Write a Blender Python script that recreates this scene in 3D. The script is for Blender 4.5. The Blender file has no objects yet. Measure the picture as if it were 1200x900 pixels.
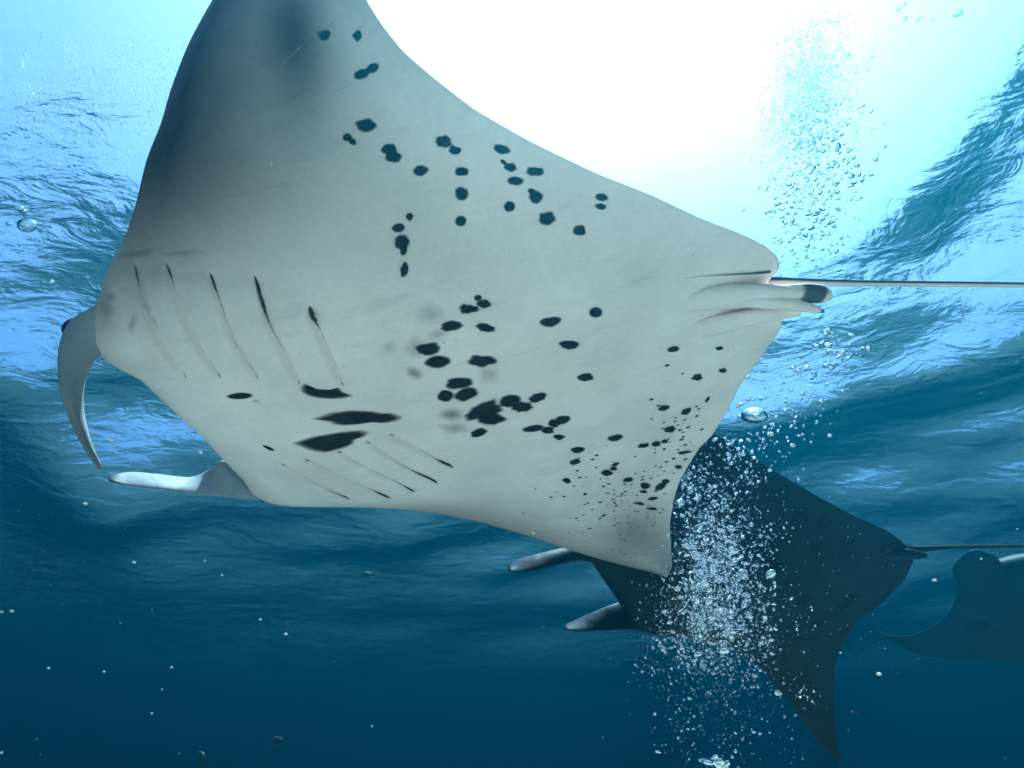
import bpy, bmesh, math, random
import numpy as np
from mathutils import Matrix, Vector

sc = bpy.context.scene
# ---------------------------------------------------------------- camera
DEPTH = 4.0                      # camera depth below the surface (surface is z = 0)
H = 1.1                          # metres per unit of the manta tables
CAM = Vector((0, 0, -DEPTH))
cam_data = bpy.data.cameras.new('camera'); cam = bpy.data.objects.new('camera', cam_data)
sc.collection.objects.link(cam); sc.camera = cam
cam.location = CAM; cam.rotation_euler = (math.radians(90+43), 0, 0)
cam_data.sensor_width = 36; cam_data.lens = 21.0; cam_data.clip_start = .02; cam_data.clip_end = 2000

# ---------------------------------------------------------------- sky and sun
SUN_EL, SUN_AZ = math.radians(81), math.radians(60)      # azimuth from +Y towards +X
world = bpy.data.worlds.new('World'); sc.world = world; world.use_nodes = True
wn = world.node_tree.nodes; wl = world.node_tree.links
sky = wn.new('ShaderNodeTexSky'); sky.sky_type = 'NISHITA'; sky.sun_disc = False
sky.sun_elevation = SUN_EL; sky.sun_rotation = SUN_AZ
sky.dust_density = 1.6; sky.air_density = 1.0; sky.ozone_density = 2.0
bg = wn['Background']; bg.inputs['Strength'].default_value = SKY_STRENGTH = 0.13
wl.new(sky.outputs[0], bg.inputs[0])
sun_data = bpy.data.lights.new('sun', 'SUN'); sun = bpy.data.objects.new('sun', sun_data); sc.collection.objects.link(sun)
sun_data.energy = 5.0; sun_data.angle = math.radians(.53); sun_data.color = (1.0, .94, .84)
sd = Vector((math.sin(SUN_AZ)*math.cos(SUN_EL), math.cos(SUN_AZ)*math.cos(SUN_EL), math.sin(SUN_EL)))
sun.rotation_euler = sd.to_track_quat('Z', 'Y').to_euler(); sun.location = (0, 0, 30)

vs = sc.view_settings
vs.view_transform = 'Standard'; vs.look = 'None'; vs.gamma = 1; vs.use_curve_mapping = False
vs.exposure = 2.84
cy = sc.cycles
cy.use_denoising = True; cy.max_bounces = 10; cy.diffuse_bounces = 3; cy.glossy_bounces = 6; cy.transmission_bounces = 8
cy.volume_bounces = 1; cy.transparent_max_bounces = 24; cy.sample_clamp_indirect = 6.0; cy.blur_glossy = .5

# ---------------------------------------------------------------- helpers
def link(o, parent=None):
    sc.collection.objects.link(o)
    if parent is not None: o.parent = parent
    return o
def mesh_obj(name, verts, faces, mats, parent=None, smooth=True, mat_idx=None):
    me = bpy.data.meshes.new(name)
    me.from_pydata([tuple(map(float, v)) for v in verts], [], [tuple(map(int, f)) for f in faces])
    for m in (mats if isinstance(mats, (list, tuple)) else [mats]): me.materials.append(m)
    if smooth: me.polygons.foreach_set('use_smooth', [True]*len(me.polygons))
    if mat_idx is not None: me.polygons.foreach_set('material_index', [int(i) for i in mat_idx])
    me.update()
    return link(bpy.data.objects.new(name, me), parent)
def tag(o, label=None, cat=None, group=None, kind=None):
    if label: o['label'] = label
    if cat: o['category'] = cat
    if group: o['group'] = group
    if kind: o['kind'] = kind
    return o
def nodes(name):
    m = bpy.data.materials.new(name); m.use_nodes = True
    nt = m.node_tree; return m, nt, nt.nodes, nt.links, nt.nodes['Principled BSDF']
def attr(me, name, vals):
    a = me.attributes.new(name, 'FLOAT', 'POINT'); a.data.foreach_set('value', np.asarray(vals, np.float32).ravel())

# ---------------------------------------------------------------- materials
def noise(n, scale, detail=4, rough=.55, coord=None, l=None):
    t = n.new('ShaderNodeTexNoise'); t.inputs['Scale'].default_value = scale; t.inputs['Detail'].default_value = detail; t.inputs['Roughness'].default_value = rough
    if coord is not None: l.new(coord, t.inputs['Vector'])
    return t
def ramp(n, l, src, stops):
    r = n.new('ShaderNodeValToRGB'); e = r.color_ramp.elements
    while len(e) < len(stops): e.new(.5)
    for i, (p, c) in enumerate(stops):
        e[i].position = p; e[i].color = (*c, 1) if not isinstance(c, (int, float)) else (c, c, c, 1)
    l.new(src, r.inputs[0]); return r
def mixrgb(n, l, fac, a, b, mode='MIX'):
    m = n.new('ShaderNodeMix'); m.data_type = 'RGBA'; m.blend_type = mode
    for s, v in ((m.inputs[0], fac), (m.inputs[6], a), (m.inputs[7], b)):
        if hasattr(v, 'default_value') or hasattr(v, 'is_linked'): l.new(v, s)
        elif isinstance(v, (int, float)): s.default_value = v
        else: s.default_value = (*v, 1)
    return m.outputs[2]
def skin(name, light, dark, mottle=.12, rough=.5, freq=6.0):
    """Ray skin: light ground, dusky pigment from the 'tone' attribute, soft mottling and fine grain."""
    m, nt, n, l, b = nodes(name)
    tc = n.new('ShaderNodeTexCoord').outputs['Object']
    at = n.new('ShaderNodeAttribute'); at.attribute_name = 'tone'
    n1 = noise(n, freq, 5, .6, tc, l); n2 = noise(n, 90, 3, .6, tc, l)
    r1 = ramp(n, l, n1.outputs[0], [(.32, 1-mottle), (.68, 1.0)]); r2 = ramp(n, l, n2.outputs[0], [(.3, .93), (.7, 1.0)])
    c = mixrgb(n, l, at.outputs['Fac'], light, dark)
    mp = n.new('ShaderNodeMapping'); mp.inputs['Scale'].default_value = (2.5, 38, 38); mp.inputs['Rotation'].default_value = (0, 0, .35); l.new(tc, mp.inputs[0])
    ns = noise(n, 1.0, 5, .6, mp.outputs[0], l); ns.inputs['Distortion'].default_value = .5
    rs = ramp(n, l, ns.outputs[0], [(.30, .90), (.42, 1.0), (.64, 1.0), (.72, 1.05)])
    vo = n.new('ShaderNodeTexVoronoi'); vo.inputs['Scale'].default_value = 26; l.new(tc, vo.inputs['Vector'])
    rv = ramp(n, l, vo.outputs['Distance'], [(.03, .80), (.10, 1.0)])
    c = mixrgb(n, l, 1.0, c, rs.outputs[0], 'MULTIPLY'); c = mixrgb(n, l, .45, c, rv.outputs[0], 'MULTIPLY')
    c = mixrgb(n, l, 1.0, c, r1.outputs[0], 'MULTIPLY'); c = mixrgb(n, l, 1.0, c, r2.outputs[0], 'MULTIPLY')
    l.new(c, b.inputs['Base Color']); b.inputs['Roughness'].default_value = rough
    b.inputs['Specular IOR Level'].default_value = .12
    bp = n.new('ShaderNodeBump'); bp.inputs['Strength'].default_value = .25; bp.inputs['Distance'].default_value = .004
    n3 = noise(n, 45, 6, .65, tc, l); l.new(n3.outputs[0], bp.inputs['Height'])
    bq = n.new('ShaderNodeBump'); bq.inputs['Strength'].default_value = .5; bq.inputs['Distance'].default_value = .012
    n4 = noise(n, 7, 3, .5, tc, l); n4.inputs['Distortion'].default_value = .8; l.new(n4.outputs[0], bq.inputs['Height']); l.new(bq.outputs[0], bp.inputs['Normal'])
    l.new(bp.outputs[0], b.inputs['Normal'])
    return m
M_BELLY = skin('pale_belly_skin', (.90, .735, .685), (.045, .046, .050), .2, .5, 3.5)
M_BACK = skin('black_back_skin', (.03, .032, .036), (.012, .013, .015), .4)
M_DBELLY = skin('shaded_belly_skin', (.007, .027, .038), (.003, .006, .008), .45, .5, 4.0)  # second manta's belly: its lack of light is painted into the colour
M_DBACK = skin('charcoal_back_skin', (.03, .032, .035), (.012, .013, .015), .4)
M_FIN = skin('cephalic_fin_skin', (.34, .38, .42), (.05, .055, .06), .2)
M_SHADED = skin('far_shaded_belly_skin', (.030, .062, .078), (.008, .014, .018), .45, .5, 3.0)  # third manta's belly, shade painted into the colour as well
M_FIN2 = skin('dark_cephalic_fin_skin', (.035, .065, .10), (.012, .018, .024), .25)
def plain(name, col, rough=.5, spec=.2):
    m, nt, n, l, b = nodes(name)
    tc = n.new('ShaderNodeTexCoord').outputs['Object']; t = noise(n, 40, 4, .6, tc, l)
    r = ramp(n, l, t.outputs[0], [(.3, tuple(c*.7 for c in col)), (.7, col)])
    l.new(r.outputs[0], b.inputs['Base Color']); b.inputs['Roughness'].default_value = rough; b.inputs['Specular IOR Level'].default_value = spec
    return m
M_EYE = plain('eye_black', (.01, .01, .012), .15, .5)
M_FISH = plain('fish_scales', (.05, .055, .06), .4)
M_SNOW = plain('marine_snow', (.85, .85, .8), .8)
def pigment(name, col, strength=None):
    """Pigment whose edge thins out into the skin: 'edge' runs from 0 on the rim to 1 inside."""
    m, nt, n, l, b = nodes(name)
    at = n.new('ShaderNodeAttribute'); at.attribute_name = 'edge'
    tc = n.new('ShaderNodeTexCoord').outputs['Object']; t = noise(n, 260, 4, .7, tc, l)
    ad = n.new('ShaderNodeMath'); ad.operation = 'MULTIPLY_ADD'; l.new(t.outputs[0], ad.inputs[0]); ad.inputs[1].default_value = .30; l.new(at.outputs['Fac'], ad.inputs[2])
    mr = n.new('ShaderNodeMapRange'); l.new(ad.outputs[0], mr.inputs[0])
    mr.inputs[1].default_value = .12 if strength is None else .1; mr.inputs[2].default_value = .80 if strength is None else 1.15
    mr.inputs[3].default_value = 0; mr.inputs[4].default_value = 1.0
    al = mr.outputs[0]
    if strength is not None:
        a2 = n.new('ShaderNodeAttribute'); a2.attribute_name = 'strength'
        mu = n.new('ShaderNodeMath'); mu.operation = 'MULTIPLY'; l.new(al, mu.inputs[0]); l.new(a2.outputs['Fac'], mu.inputs[1]); al = mu.outputs[0]
    l.new(al, b.inputs['Alpha'])
    tv = noise(n, 30, 4, .6, tc, l); rv = ramp(n, l, tv.outputs[0], [(.35, tuple(q*.6 for q in col)), (.72, tuple(q*2.6+.004 for q in col))])
    l.new(rv.outputs[0], b.inputs['Base Color']); b.inputs['Roughness'].default_value = .55; b.inputs['Specular IOR Level'].default_value = .1
    return m
M_SPOT = pigment('black_pigment', (.006, .007, .008))
M_FAINT = pigment('faint_pigment_crease_shade', (.05, .055, .06), 1)
M_CUT = pigment('gill_cut', (.02, .022, .024), 1)
M_SCAR = pigment('scar_tissue', (.36, .36, .35), 1)

def bubble_mat():
    m, nt, n, l, b = nodes('air_bubble')
    n.remove(b); g = n.new('ShaderNodeBsdfGlass'); g.inputs['IOR'].default_value = 1/1.333; g.inputs['Roughness'].default_value = .03
    gl = n.new('ShaderNodeBsdfGlossy'); gl.inputs['Roughness'].default_value = .12; gl.inputs['Color'].default_value = (.95, .97, 1, 1)
    mx = n.new('ShaderNodeMixShader'); mx.inputs[0].default_value = .24
    l.new(g.outputs[0], mx.inputs[1]); l.new(gl.outputs[0], mx.inputs[2])
    l.new(mx.outputs[0], n['Material Output'].inputs['Surface']); return m
M_BUB = bubble_mat()

def water_mat():
    """Underside of the sea: lets light through inside the critical angle, mirrors the deep outside it."""
    m, nt, n, l, b = nodes('water_surface'); n.remove(b)
    geo = n.new('ShaderNodeNewGeometry')
    def mapped(rot, sx, sy):
        mp = n.new('ShaderNodeMapping'); mp.inputs['Rotation'].default_value = (0, 0, rot); mp.inputs['Scale'].default_value = (sx, sy, 1)
        l.new(geo.outputs['Position'], mp.inputs[0]); return mp.outputs[0]
    t1 = noise(n, 1.0, 5, .55, mapped(.5, 2.0, 3.8), l); t1.inputs['Distortion'].default_value = .6
    t2 = noise(n, 1.0, 3, .5, mapped(-.35, 5.0, 12.0), l); t2.inputs['Distortion'].default_value = .3
    b1 = n.new('ShaderNodeBump'); b1.inputs['Strength'].default_value = 1.0; b1.inputs['Distance'].default_value = .027
    l.new(t1.outputs[0], b1.inputs['Height'])
    b2 = n.new('ShaderNodeBump'); b2.inputs['Strength'].default_value = 1.0; b2.inputs['Distance'].default_value = .005
    l.new(t2.outputs[0], b2.inputs['Height']); l.new(b1.outputs[0], b2.inputs['Normal'])
    fr = n.new('ShaderNodeFresnel'); fr.inputs['IOR'].default_value = 1.333; l.new(b2.outputs[0], fr.inputs['Normal'])
    tr = n.new('ShaderNodeBsdfTransparent'); gl = n.new('ShaderNodeBsdfGlossy'); gl.inputs['Roughness'].default_value = .04
    l.new(b2.outputs[0], gl.inputs['Normal'])
    mx = n.new('ShaderNodeMixShader'); l.new(fr.outputs[0], mx.inputs[0]); l.new(tr.outputs[0], mx.inputs[1]); l.new(gl.outputs[0], mx.inputs[2])
    l.new(mx.outputs[0], n['Material Output'].inputs['Surface']); return m
M_WATER = water_mat()
def sand_mat():
    m, nt, n, l, b = nodes('pale_sand')
    tc = n.new('ShaderNodeTexCoord').outputs['Object']
    t = noise(n, .25, 6, .6, tc, l); r = ramp(n, l, t.outputs[0], [(.35, (.70, .47, .35)), (.65, (.88, .60, .46))])
    l.new(r.outputs[0], b.inputs['Base Color']); b.inputs['Roughness'].default_value = .9
    return m
M_SAND = sand_mat()

# ---------------------------------------------------------------- water surface, sea bed, body of water
WAVE_SEED = 19
def waves(x, y, spacing):
    z = np.zeros_like(x); r = np.random.default_rng(WAVE_SEED)
    far = .05+.95*np.exp(-(np.clip(np.hypot(x, y)-6.8-1.6*np.tanh(x/4), 0, 999)/4.5)**2)      # the sea is calmer farther off
    for i in range(46):
        lam = 1.1*(11/1.1)**(i/45); th = math.radians(62)+r.normal()*.55; k = 2*math.pi/lam; ph = r.uniform(0, 6.283)
        amp = .0085*lam*math.exp(-(math.log(lam/3.2)/.75)**2)*r.uniform(.5, 1.0)+.0022*lam*r.uniform(.5, 1)
        c = k*(x*math.cos(th)+y*math.sin(th))+ph
        z += amp*np.clip(lam/(3.2*spacing)-.6, 0, 1)*(np.sin(c)+.25*np.sin(2*c+1.1))
    return z*far
N = 430
tt = np.linspace(-1, 1, N); K = 4.6
gx = 140*np.sinh(K*tt)/math.sinh(K)
sp = np.gradient(gx)
X, Y = np.meshgrid(gx, gx+4.0, indexing='ij'); SP = np.maximum(*np.meshgrid(sp, sp, indexing='ij'))
Zw = waves(X, Y, SP)
idx = np.arange(N*N).reshape(N, N)
qf = np.stack([idx[:-1, :-1], idx[1:, :-1], idx[1:, 1:], idx[:-1, 1:]], -1).reshape(-1, 4)
tag(mesh_obj('water_surface', np.stack([X, Y, Zw], -1).reshape(-1, 3), qf, M_WATER), kind='structure')

FLOOR = -DEPTH-2.0
g2 = np.linspace(-140, 140, 120)
X, Y = np.meshgrid(g2, g2, indexing='ij')
Zs = FLOOR+.25*np.sin(X*.11+1)*np.cos(Y*.09)+.12*np.sin(X*.31+Y*.23)
idx = np.arange(120*120).reshape(120, 120)
qf = np.stack([idx[:-1, :-1], idx[1:, :-1], idx[1:, 1:], idx[:-1, 1:]], -1).reshape(-1, 4)
tag(mesh_obj('sea_bed', np.stack([X, Y, Zs], -1).reshape(-1, 3), qf, M_SAND), kind='structure')

# ---------------------------------------------------------------- shape tables (local units of each animal)
GILLS = [[[0.2341,-0.3971], [0.2417,-0.1847]], [[0.3193,-0.3886], [0.3243,-0.1735]], [[0.4152,-0.3616], [0.4067,-0.1538]], [[0.5076,-0.3427], [0.4884,-0.1211]], [[0.5933,-0.2747], [0.5782,-0.0931]], [[0.2704,0.1507], [0.332,0.4064]], [[0.349,0.138], [0.4445,0.4412]], [[0.4516,0.1178], [0.5252,0.4271]], [[0.5387,0.0995], [0.6068,0.3985]], [[0.6046,0.091], [0.682,0.3185]]]
SPOTS = [[0.76,-0.7108,0.0149,0.0007,-0.0016,0.011], [0.8297,-0.7057,0.0104,0.0005,-0.0019,0.0103], [0.8232,-0.631,0.0168,-0.0041,0.0014,0.0092], [0.8472,-0.6404,0.0128,-0.0055,0.0031,0.0088], [0.8089,-0.5399,0.0201,0.0026,-0.0031,0.0116], [0.7678,-0.5248,0.009,0.0012,-0.0019,0.007], [0.7757,-0.5164,0.005,0.0054,-0.0054,0.0037], [0.8404,-0.4935,0.0156,0.0025,-0.0027,0.0093], [0.8444,-0.4794,0.0131,0.0073,-0.0065,0.0087], [0.8867,-0.4477,0.0137,0.0026,-0.0028,0.0093], [0.9416,-0.4902,0.014,0.0053,-0.005,0.0108], [0.9569,-0.4714,0.0094,0.0059,-0.0049,0.0073], [0.9585,-0.4316,0.0127,0.0027,-0.0023,0.0082], [0.9475,-0.3934,0.0126,0.0054,-0.0051,0.0103], [0.932,-0.3475,0.0107,0.0026,-0.0029,0.0093], [1.0379,-0.4565,0.0137,0.0075,-0.0041,0.008], [1.0352,-0.4323,0.0048,0.0048,-0.0027,0.003], [1.0446,-0.4202,0.0099,0.0055,-0.0041,0.0078], [1.0474,-0.3933,0.0137,0.0048,-0.0028,0.0083], [1.0852,-0.402,0.0143,0.005,-0.0029,0.0093], [1.0254,-0.3505,0.0106,0.0048,-0.0039,0.0084], [1.0711,-0.3676,0.007,0.0033,-0.0022,0.0051], [1.076,-0.3549,0.0134,0.0036,-0.0025,0.0107], [1.0866,-0.3114,0.0156,0.0016,-0.0008,0.0134], [1.14,-0.2728,0.0124,0.0037,-0.0021,0.0101], [1.1913,-0.3226,0.012,0.0035,-0.0012,0.0072], [1.1867,-0.3055,0.0094,0.0047,-0.0022,0.006], [0.8423,-0.376,0.0077,0.0017,-0.0021,0.0062], [0.8159,-0.3625,0.013,0.0008,-0.0011,0.0077], [0.8138,-0.3378,0.0148,0.0034,-0.0046,0.0124], [0.8123,-0.3246,0.0078,0.0018,-0.0031,0.0083], [0.8014,-0.2921,0.0071,0.0047,-0.0085,0.0096], [0.92,-0.2078,0.008,0.0023,-0.0018,0.0053], [0.9276,-0.1933,0.0137,0.0043,-0.0028,0.0093], [0.8953,-0.1923,0.0172,0.0072,-0.0041,0.0099], [0.8513,-0.1677,0.024,0.0036,-0.0022,0.011], [0.916,-0.1429,0.0191,0.0084,-0.0035,0.009], [0.7887,-0.1314,0.0247,0.0035,-0.0038,0.0161], [0.7962,-0.0951,0.0271,0.0064,-0.0048,0.0161], [0.8851,-0.0663,0.0288,0.0109,-0.0049,0.0159], [0.8187,-0.0221,0.0308,0.0068,-0.0045,0.0174], [0.7775,0.0049,0.0175,0.0069,-0.0067,0.0184], [0.8214,0.0164,0.029,-0.0007,-0.0028,0.0207], [0.841,0.0875,0.0465,-0.0044,-0.0035,0.0314], [0.8482,0.1247,0.0323,0.011,-0.0065,0.0246], [0.9075,0.0766,0.0253,0.0009,-0.0026,0.0235], [0.9272,0.1097,0.0225,0.0079,-0.0047,0.0216], [0.9686,0.0907,0.0212,0.0022,-0.0018,0.0172], [0.8022,0.1691,0.0212,0.0042,-0.0048,0.0196], [0.9286,0.2134,0.0249,0.0024,-0.0025,0.0186], [0.9596,0.2397,0.0156,0.0087,-0.0041,0.0185], [0.9802,0.215,0.0135,0.0075,-0.0042,0.0197], [1.0028,0.21,0.0194,0.0036,-0.0024,0.0221], [0.9783,0.2872,0.0137,0.0096,-0.0035,0.0144], [1.0113,0.377,0.0186,0.0066,-0.0027,0.0184], [0.993,0.4381,0.0163,0.0016,-0.0016,0.0162], [0.9503,0.5308,0.0139,0.0063,-0.0029,0.0147], [1.115,0.3631,0.0209,0.0045,-0.001,0.0176], [1.0671,0.537,0.0159,0.0098,-0.0034,0.0187], [1.089,0.5219,0.0116,0.0054,-0.0016,0.0118], [1.0968,0.5004,0.013,-0.0033,0.0004,0.0096], [1.121,0.6046,0.016,0.0027,-0.0008,0.0158], [1.166,0.6648,0.0161,0.0077,-0.002,0.0218], [1.2103,0.6911,0.0175,-0.0054,0.0021,0.0247], [1.2276,0.6658,0.0124,0.0057,-0.0011,0.0161], [1.1812,0.7594,0.0196,0.003,-0.0002,0.012], [1.1392,0.7766,0.0129,0.0153,-0.0025,0.011], [1.1726,0.8316,0.0172,0.0084,-0.001,0.0126], [1.1574,0.7006,0.0126,0.0059,-0.0011,0.0111], [1.1829,0.4366,0.0159,0.0018,-0.0001,0.0132], [1.2173,0.4432,0.0136,0.0024,-0.0001,0.0152], [1.2407,0.4405,0.0102,0.0018,0.0,0.0108], [1.2579,0.3881,0.0166,0.0032,0.0002,0.0167], [1.2901,0.5218,0.0211,0.0034,0.0002,0.0093], [1.2695,0.5949,0.012,0.0054,-0.0006,0.0123], [1.2494,0.2838,0.0147,0.0025,0.0004,0.0134], [1.3035,0.3248,0.013,-0.0045,0.003,0.0153], [1.3353,0.1943,0.0141,0.0071,-0.0003,0.0137], [1.3963,0.197,0.0102,0.0049,0.0001,0.0101], [1.388,0.1103,0.0097,0.003,0.0005,0.0076], [1.2856,0.0677,0.015,0.0041,-0.0001,0.0088], [1.1379,-0.1021,0.0134,0.005,-0.0023,0.0128], [1.0452,-0.1129,0.0203,0.0055,-0.0022,0.0129], [1.0695,-0.0393,0.0188,0.0084,-0.0029,0.0147], [1.0848,0.0698,0.0186,0.0051,-0.0014,0.0134], [0.3346,-0.1155,0.0328,0.0032,-0.0061,0.0097], [0.2884,0.0746,0.0078,0.0136,-0.0068,0.0068], [1.3583,0.2978,0.0064,-0.0095,0.0031,0.006]]
FAINT = [[0.8205,-0.2036,0.0243,0.0066,-0.0074,0.0182,0.22], [0.7667,-0.1425,0.0185,0.0057,-0.0087,0.023,0.3], [0.7396,-0.0822,0.0132,0.0127,-0.0084,0.0112,0.45], [0.7112,-0.1591,0.0168,0.0049,-0.0054,0.0132,0.18], [0.8869,-0.0227,0.0189,0.0131,-0.0092,0.0203,0.25], [0.7699,0.0715,0.0254,0.0103,-0.0074,0.0208,0.5], [0.7549,0.125,0.0294,0.0135,-0.0083,0.0229,0.35], [0.8187,-0.1578,0.0246,-0.0066,0.0021,0.0148,0.22], [0.529,-0.2334,0.0288,-0.0026,-0.001,0.0062,0.1], [0.6012,-0.2541,0.0146,-0.0012,-0.0017,0.0178,0.1], [0.144,-0.3536,0.0208,0.0007,-0.0026,0.0073,0.35], [0.1929,-0.3075,0.0085,0.003,-0.0203,0.0161,0.28], [0.2404,-0.3288,0.0069,-0.0007,0.0007,0.0093,0.3], [0.2478,-0.3052,0.0069,-0.0008,-0.0002,0.0082,0.3], [0.2365,-0.4107,0.0604,0.001,0.0009,0.0056,0.28], [0.3664,-0.3984,0.0414,0.0033,-0.001,0.0044,0.2], [0.364,-0.095,0.0101,0.0016,-0.0039,0.0061,0.3], [0.1314,-0.3365,0.0264,0.0007,-0.004,0.0094,0.2]]
PATCHES = [[[0.4861,-0.1167], [0.4999,-0.1232], [0.5079,-0.1114], [0.5208,-0.1006], [0.545,-0.0918], [0.5642,-0.0893], [0.57,-0.0928], [0.5723,-0.0767], [0.59,-0.0584], [0.5667,-0.0569], [0.5382,-0.062], [0.5083,-0.0726], [0.488,-0.0856], [0.4794,-0.1007]], [[0.4549,-0.0175], [0.5098,-0.0272], [0.5599,-0.0219], [0.6043,-0.0054], [0.6313,0.013], [0.6506,0.0165], [0.6668,0.0419], [0.6441,0.0506], [0.6158,0.0474], [0.5914,0.0357], [0.5501,0.0324], [0.5149,0.0249], [0.4935,0.0118], [0.4925,0.0016]], [[0.359,0.0596], [0.4271,0.0432], [0.5055,0.043], [0.5557,0.0517], [0.568,0.0667], [0.5526,0.0804], [0.5248,0.0828], [0.5046,0.1045], [0.4617,0.1165], [0.4168,0.1215], [0.392,0.1069], [0.3775,0.0914]]]
SCARS = [[[0.6493,-0.6523], [0.6628,-0.665], [0.6886,-0.6804], [0.7161,-0.6965], [0.7408,-0.7084], [0.7715,-0.7258], [0.8026,-0.7496]], [[0.6882,-0.5959], [0.7211,-0.5956], [0.7544,-0.6014], [0.7862,-0.6106], [0.8051,-0.6182]]]
FOLD_SHADE = [[1.3195,-0.1161], [1.3621,-0.1063], [1.4047,-0.0934], [1.4567,-0.0764], [1.4969,-0.065]]
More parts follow.
